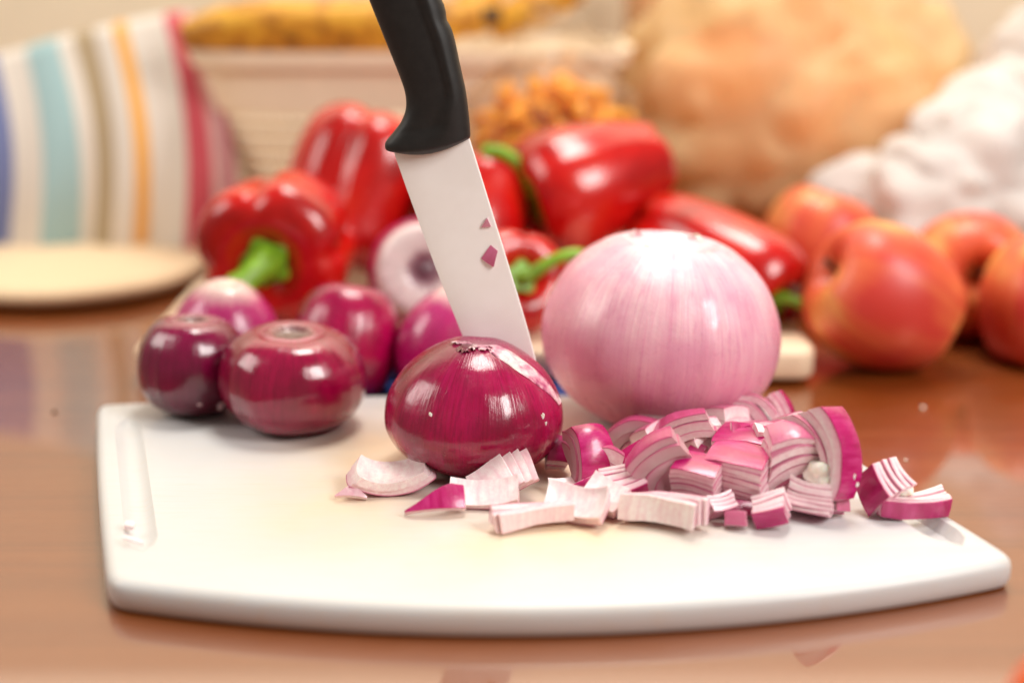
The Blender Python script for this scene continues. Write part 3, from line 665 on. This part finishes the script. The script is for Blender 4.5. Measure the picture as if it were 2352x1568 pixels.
# scraps stuck to the blade
chunk('tiny outlined triangle of onion stuck high on the blade', 1117, 511, 1.5, 1, .1, .85, .7, (0, -1, .05), (0, 0, 1), Y=KY - .13, tone=.3, planes=[((0, 0, .02), (0, .86, .48)), ((0, 0, .02), (0, -.86, .48))], name='onion_scrap', rnd=.01, jit=0)
chunk('small pink square of onion stuck on the blade below the triangle', 1130, 588, 1.5, 1, .12, .6, .62, (0, -1, .05), (.55, 0, .8), Y=KY - .14, planes=[((0, .12, .12), (0, .9, .35))], tone=0.5, name='onion_scrap', rnd=.02, jit=0)

# ------------------------------------------------------------------ peppers
def pepper(label, pos, R, L, axis, lobes=4, twist=0, seed=0, taper=.25, stem=None, valley=.16, roll=0, stem_mat=None, sr_=1.):
    """body centred on pos, stem end towards axis"""
    o = thing('red_pepper', label, 'pepper', pos, 'red bell peppers')
    o.rotation_euler = (frame_z(axis) @ Matrix.Rotation(math.radians(roll), 3, 'Z')).to_euler()
    pts = [(.02, -L * .44), (R * .3, -L * .47), (R * (.62 - taper * .3), -L * .46), (R * (.9 - taper * .7), -L * .33), (R * (1 - taper * .45), -L * .1), (R * .98, L * .15), (R * .99, L * .34), (R * .82, L * .465), (R * .55, L * .49), (R * .34, L * .44), (R * .2, L * .38), (.02, L * .36)]
    prof = [(max(.02, p.x), p.y) for p in spline(pts, 40)]
    def wp(p, ph, f):
        e = min(1, max(0, math.sin(PI * min(1, max(0, f))) * 1.5))
        v = (1 - abs(math.sin(lobes * (ph + twist * f) / 2))) ** 2.2
        k = 1 - valley * v * (.6 + .6 * (1 - e)) + .05 * nz((math.cos(ph), math.sin(ph), f * 1.5), 1.4, seed)
        lift = -.10 * L * v * (1 - e) * (1 if f > .5 else -1)
        return Vector((p.x * k, p.y * k, p.z + lift))
    V, Fc, at = lathe(prof, 80, wp); new_obj('body', V, Fc, M_PEP, o)
    if stem:
        RM = frame_z(axis) @ Matrix.Rotation(math.radians(roll), 3, 'Z'); path = [RM.transposed() @ Vector(p) + Vector((0, 0, L * .37)) for p in stem]; ps = spline(path, 16)
        rad = [(.95 - .35 * min(1, i / 8) + (.12 if i > 12 else 0)) * (R / 4) ** .5 * sr_ for i in range(16)]
        V, Fc = tube(ps, rad, 14, lambda a: 1 + .1 * math.sin(5 * a)); s_ = new_obj('stem', V, Fc, stem_mat or M_STEM, o)
        cp = [(.05, L * .37), (R * .22, L * .375), (R * .26, L * .42), (R * .30, L * .45), (R * .24, L * .445), (.4, L * .45), (.05, L * .46)]
        V, Fc, at = lathe(cp, 40, lambda p, ph, f: Vector((p.x * (1 + .14 * math.sin(5 * ph)), p.y * (1 + .14 * math.sin(5 * ph)), p.z)))
        new_obj('calyx', V, Fc, stem_mat or M_STEM, s_)
    return o
def py_(px, py, Y): return on_y(px, py, Y)
pepper('red bell pepper with its thick green stem pointing at the viewer', py_(650, 560, 79), 4.35, 7.6, (-.12, -.93, -.1), 4, .3, 1, .1, [(0, 0, 0), (-.2, -1.1, -.1), (-.7, -1.9, -.5), (-1.4, -2.4, -1.2)], .28, 20, None, 1.1)
pepper('tall lobed red pepper standing behind the other left pepper', py_(828, 432, 87), 4.5, 9.8, (-.32, -.25, -.9), 4, .25, 2, .0, None, .32, 20)
pepper('smooth red pepper lying on top of the heap right of the blade', py_(1372, 416, 84.5), 4.1, 9.2, (-.80, -.28, -.26), 3, .25, 3, .34, [(0, 0, 0), (-.8, -.6, .9), (-1.5, -.8, 2.2), (-2.7, -.8, 3.0), (-3.7, -.7, 2.9)], .08, 100, None, .62)
pepper('long red pepper with a thin green stem behind the large pink onion', py_(1630, 610, 80.5), 3.7, 10.8, (.66, -.62, -.36), 3, .3, 4, .25, [(0, 0, 0), (.3, -.9, .4), (1.2, -1.4, .5), (2.4, -1.5, -.1), (3.3, -1.5, -.9)], .14, 10, None, .5)
pepper('red pepper mostly hidden behind the middle of the blade', py_(1085, 520, 83), 3.5, 7.5, (.1, .6, .7), 4, .2, 5, .1, None, .16, 0)
pepper('red pepper whose curled green stem hooks out right of the blade', py_(1160, 655, 77.8), 2.95, 6.6, (.3, -.85, .35), 4, .2, 6, .1, [(0, 0, 0), (.5, -.8, .3), (1.7, -1.1, 1.2), (3.0, -1.0, 1.6), (3.9, -.9, 1.2), (4.1, -.9, .3)], .18, 0, None, .55)

# ------------------------------------------------------------------ apples and the fruit in the near corner
def apple(label, pos, R, axis, seed, name='apple', mat=None):
    o = thing(name, label, name, pos, 'apples' if name == 'apple' else None); o.rotation_euler = frame_z(axis).to_euler()
    pts = [(.02, -R * .72), (R * .18, -R * .78), (R * .38, -R * .9), (R * .72, -R * .72), (R * .95, -R * .25), (R, R * .15), (R * .88, R * .6), (R * .6, R * .86), (R * .34, R * .86), (R * .15, R * .68), (.02, R * .55)]
    V, Fc, at = lathe([(max(.02, p.x), p.y * 1.1) for p in spline(pts, 34)], 56, lambda p, ph, f: p * (1 + .035 * nz((math.cos(ph), math.sin(ph), f), 1.2, seed)))
    new_obj('skin', V, Fc, mat or M_APPLE, o, attrs=at)
    V, Fc = tube(spline([(0, 0, R * .55), (.1, 0, R * .8), (.35, .1, R * 1.02)], 8), [.16] * 7 + [.2], 8); new_obj('stalk', V, Fc, M_TWIG, o)
    return o
apple('yellow and red apple in front of the others', py_(2030, 685, 76), 4.0, (-.85, -.1, .45), 1)
apple('red apple behind the frontmost one, beside the plastic bag', py_(1875, 572, 89), 3.7, (.3, .1, .9), 2)
apple('red apple with its dark hollow turned forward', py_(2222, 632, 83.5), 3.85, (-.1, -.75, .2), 3)
apple('orange-red apple cut off by the right edge of the picture', py_(2400, 700, 77.5), 3.6, (.2, .2, .9), 4)
M_TANG = plain('tangerine_peel', sr(222, 92, 30), .45, .1, 2, .2)
apple('blurred orange fruit just entering the lower right corner', (15.3, 33.5, 2.2), 2.3, (.1, .1, 1), 5, 'tangerine', M_TANG)

# ------------------------------------------------------------------ towel
def make_towel():
    top = [(-260, 190, 106), (0, 145, 106), (120, 112, 106), (230, 85, 106), (330, 62, 106), (420, 50, 106), (455, 60, 105)]
    bot = [(-200, 560, 102), (20, 560, 102), (160, 570, 102), (270, 580, 102), (370, 600, 101.5), (480, 640, 100.5), (560, 690, 99.5)]
    su = [-.1, .05, .30, .52, .72, .9, 1.0]
    n, m = 90, 46; tops = spline([on_y(*p) for p in top], n); bots = spline([on_y(*p) for p in bot], n)
    us = spline([(s, 0, 0) for s in su], n)
    front, U_ = [], []
    for i in range(n):
        col = []; a, b = tops[i], bots[i]; b = Vector((b.x, b.y, .15))
        for j in range(m):
            f = j / (m - 1); p = a.lerp(b, f); k = math.sin(PI * f)
            p.x += 1.6 * k * (1 - .3 * f); p.y -= 1.8 * k + .7 * math.sin(i * .28 + f * 2) * (.3 + f) * .6
            p.z += .25 * nz((i * .08, f * 3, 0), 1)
            col.append(p)
        back = [Vector((a.x - .1, a.y + .5, a.z + .45)), Vector((a.x - .1, a.y + 1.4, a.z + .2))] + [Vector((a.x - .2, a.y + 1.8 + q * .3, a.z * (1 - q / 8) + .15)) for q in range(1, 9)]
        front.append(col[::-1] + back); U_.append(us[i].x)
    k = len(front[0]); V = [p for c in front for p in c]; su_ = [u for u in U_ for _ in range(k)]
    Fc = [(i * k + j, i * k + j + 1, (i + 1) * k + j + 1, (i + 1) * k + j) for i in range(n - 1) for j in range(k - 1)]
    o = new_obj('striped_towel', V, Fc, M_TOWEL, attrs={'su': su_})
    md = o.modifiers.new('thickness', 'SOLIDIFY'); md.thickness = .0025; md.offset = -1
    return o
tag(make_towel(), 'white kitchen towel with teal, tan, yellow and red stripes', 'towel')

# ------------------------------------------------------------------ basket with bananas
def make_basket():
    o = thing('plastic_basket', 'beige plastic basket with perforated sides holding bananas', 'basket', (-7.2, 107, 0))
    ht, r_top, r_bot = 15.6, (15.2, 8.2), (10.6, 5.2)
    def wall(s, z, grow=0):                            # rounded rectangle section
        f = z / ht; a = r_bot[0] + (r_top[0] - r_bot[0]) * f + grow; b = r_bot[1] + (r_top[1] - r_bot[1]) * f + grow; ph = 2 * PI * s
        e = .42; c_, s_ = math.cos(ph), math.sin(ph)
        return Vector((a * math.copysign(abs(c_) ** e, c_), b * math.copysign(abs(s_) ** e, s_), z))
    N = 160
    def band(name, z0, z1, g0, g1, parent):
        V, Fc = [], []; ring = [(z0, g0), (z1, g0), (z1, g1), (z0, g1)]
        for z, g in ring: V += [wall(i / N, z, g) for i in range(N)]
        for r in range(4):
            for i in range(N): Fc.append((r * N + i, r * N + (i + 1) % N, ((r + 1) % 4) * N + (i + 1) % N, ((r + 1) % 4) * N + i))
        return new_obj(name, V, Fc, M_BASKET, parent, sharp=40)
    band('rim', 14.5, 15.6, .0, .75, o); band('collar', 11.3, 14.5, -.05, .22, o)
    band('base_band', .2, 2.2, -.05, .22, o)
    V, Fc = [], []                                     # moulded lattice
    def bar(pts, hw, axis):
        b = len(V)
        for p, q in pts:
            V.extend([p, q])
        for i in range(len(pts) - 1): Fc.append((b + 2 * i, b + 2 * i + 1, b + 2 * i + 3, b + 2 * i + 2))
    for k in range(9):
        z = 2.4 + k * 1.0; bar([(wall(i / N, z), wall(i / N, z + .42)) for i in range(N + 1)], 0, 0)
    for i in range(84):
        s = i / 84; bar([(wall(s, z), wall(s + .0048, z)) for z in (2.2, 5.2, 8.2, 11.4)], 0, 0)
    lt = new_obj('lattice', V, Fc, M_BASKET, o); md = lt.modifiers.new('t', 'SOLIDIFY'); md.thickness = .002
    V = [wall(i / N, .3) for i in range(N)] + [wall(i / N, .7) for i in range(N)]
    new_obj('floor', V, [tuple(range(N))[::-1], tuple(range(N, 2 * N))] + [(i, (i + 1) % N, N + (i + 1) % N, N + i) for i in range(N)], M_BASKET, o, sharp=40)
    return o
make_basket()
def banana(label, pts, rad, seed):
    o = thing('banana', label, 'banana', pts[len(pts) // 2], 'bananas'); c = Vector(pts[len(pts) // 2])
    n = 40; ps = spline([Vector(p) - c for p in pts], n)
    rr = [rad * max(.25, min(1, 1.05 * math.sin(PI * (.06 + .88 * i / (n - 1))) ** .42)) for i in range(n)]
    V, Fc = tube(ps, rr, 20, lambda a: 1 + .05 * math.cos(5 * a)); new_obj('peel', V, Fc, M_BAN, o)
    V, Fc = tube(spline([ps[-1], ps[-1] + (ps[-1] - ps[-3]).normalized() * 1.5], 5), [rad * .3] * 5, 8); new_obj('stalk', V, Fc, M_TWIG, o)
    return o
banana('spotted ripe banana lying along the basket rim', [on_y(425, 82, 100.5), on_y(560, 66, 100), on_y(760, 62, 99.8), on_y(960, 55, 100.2), on_y(1100, 40, 101.5)], 1.85, 1)
banana('brown banana end at the right of the basket, behind the handle', [on_y(1080, 60, 104), on_y(1100, 10, 107), on_y(1090, -80, 110), on_y(1060, -160, 112)], 1.7, 2)
banana('banana lying at the back of the basket above the orange pieces', [on_y(1130, 70, 108), on_y(1230, 20, 109), on_y(1300, -30, 110), on_y(1340, -90, 111)], 1.6, 3)
wr = bm_obj('plastic_wrap', blob(3.0, 2.4, 2.6, .4, .35, 31, 4, True), M_FILM_C); place(wr, on_y(1285, 105, 104)); tag(wr, 'crumpled pale plastic wrap at the right end of the basket', 'plastic wrap')

# ------------------------------------------------------------------ bags and box at the back
bg = thing('orange_bag', 'clear bag of small bright orange pieces behind the top pepper', 'food bag', on_y(1270, 330, 94))
bm = bmesh.new(); rg = random.Random(4)
for i in range(240):
    d = Vector((rg.gauss(0, 1), rg.gauss(0, 1), rg.gauss(0, 1))).normalized() * rg.random() ** .33
    p = Vector((d.x * 5.1, d.y * 3.0, d.z * 4.6 - .3)); s = rg.uniform(.55, .95)
    r = bmesh.ops.create_icosphere(bm, subdivisions=1, radius=s); R_ = Matrix.Rotation(rg.uniform(0, 6), 3, Vector((rg.random(), rg.random(), rg.random() + .1)))
    for v in r['verts']: v.co = R_ @ Vector((v.co.x * 1.3, v.co.y, v.co.z * .75)) + p
ct = bm_obj('contents', bm, M_ORANGE, bg); ct['kind'] = 'stuff'
bm_obj('film', blob(6.3, 4.0, 5.9, .12, .3, 11, 4, True), M_FILM_C, bg)
yb = thing('yellow_bag', 'large crumpled yellowish plastic bag with orange contents', 'plastic bag', on_y(1815, 290, 107))
bm_obj('contents', blob(11.6, 7.4, 9.4, .10, .13, 3, 4), M_CONT, yb)
def big_bag():
    bm = bmesh.new(); bmesh.ops.create_icosphere(bm, subdivisions=5, radius=1)
    for v in bm.verts:
        d = v.co.copy(); a = math.atan2(d.z, d.x)
        p = Vector((d.x * 13.4, d.y * 8.6, d.z * 10.3))
        if d.z > 0: p.x *= 1 - .18 * d.z; p.z *= 1.12
        n_ = abs(nz(p, .16, 5)) * 2.0 + abs(nz(p, .42, 9)) * .8
        v.co = p * (.90 + .24 * n_)
    return bm
bm_obj('film', big_bag(), M_FILM_Y, yb, sharp=80)
def neck():
    V, Fc = [], []; n = 48
    rings = [(6.5, 7.4), (5.2, 8.4), (4.4, 9.2), (5.0, 10.2), (6.0, 11.2)]
    for r, z in rings:
        for k in range(n):
            a = 2 * PI * k / n; q = r * (1 + .22 * math.sin(7 * a + z) + .12 * math.sin(13 * a)); V.append((q * math.cos(a) - 1.5, q * math.sin(a) * .7, z + .5 * math.sin(5 * a)))
    for i in range(len(rings) - 1):
        for k in range(n): Fc.append((i * n + k, i * n + (k + 1) % n, (i + 1) * n + (k + 1) % n, (i + 1) * n + k))
    return new_obj('bag_neck', V, Fc, M_FILM_Y, yb)
neck()
for nm, lb, px, py, Y, rx, ry, rz, sd in (('white_bag', 'low crumpled white plastic bag lying behind the apples', 2200, 455, 94, 8.2, 5, 4.6, 41), ('white_bag', 'smaller white plastic bag heaped on the low one', 2280, 300, 96, 5.6, 4.5, 3.4, 47), ('white_bag', 'taller white plastic bag standing at the right edge', 2375, 215, 101, 4.0, 4, 6.6, 43)):
    b = bm_obj(nm, blob(rx, ry, rz, .28, .17, sd, 5, True), M_FILM_W, sharp=80); place(b, on_y(px, py, Y)); tag(b, lb, 'plastic bag', 'white plastic bags')
tag(rounded_slab('tan_box', 9.5, 17, 117, 124, .02, 25, .8, .4, M_BOX), 'plain tan brown box standing behind the yellowish bag', 'box')
# crumbs and drops on the table
for i, (px, py, s, lb) in enumerate(((2120, 935, .12, 'tiny pale crumb on the table right of the pile'), (2080, 1055, .08, 'minute speck on the table near the board edge'), (125, 945, .12, 'tiny brown crumb on the table left of the board'))):
    b = bm_obj('crumb', blob(s, s, s * .6, .3, 8, i, 2), M_ROOT if i < 2 else M_TWIG); place(b, on_z(px, py, s * .5)); tag(b, lb, 'crumb')
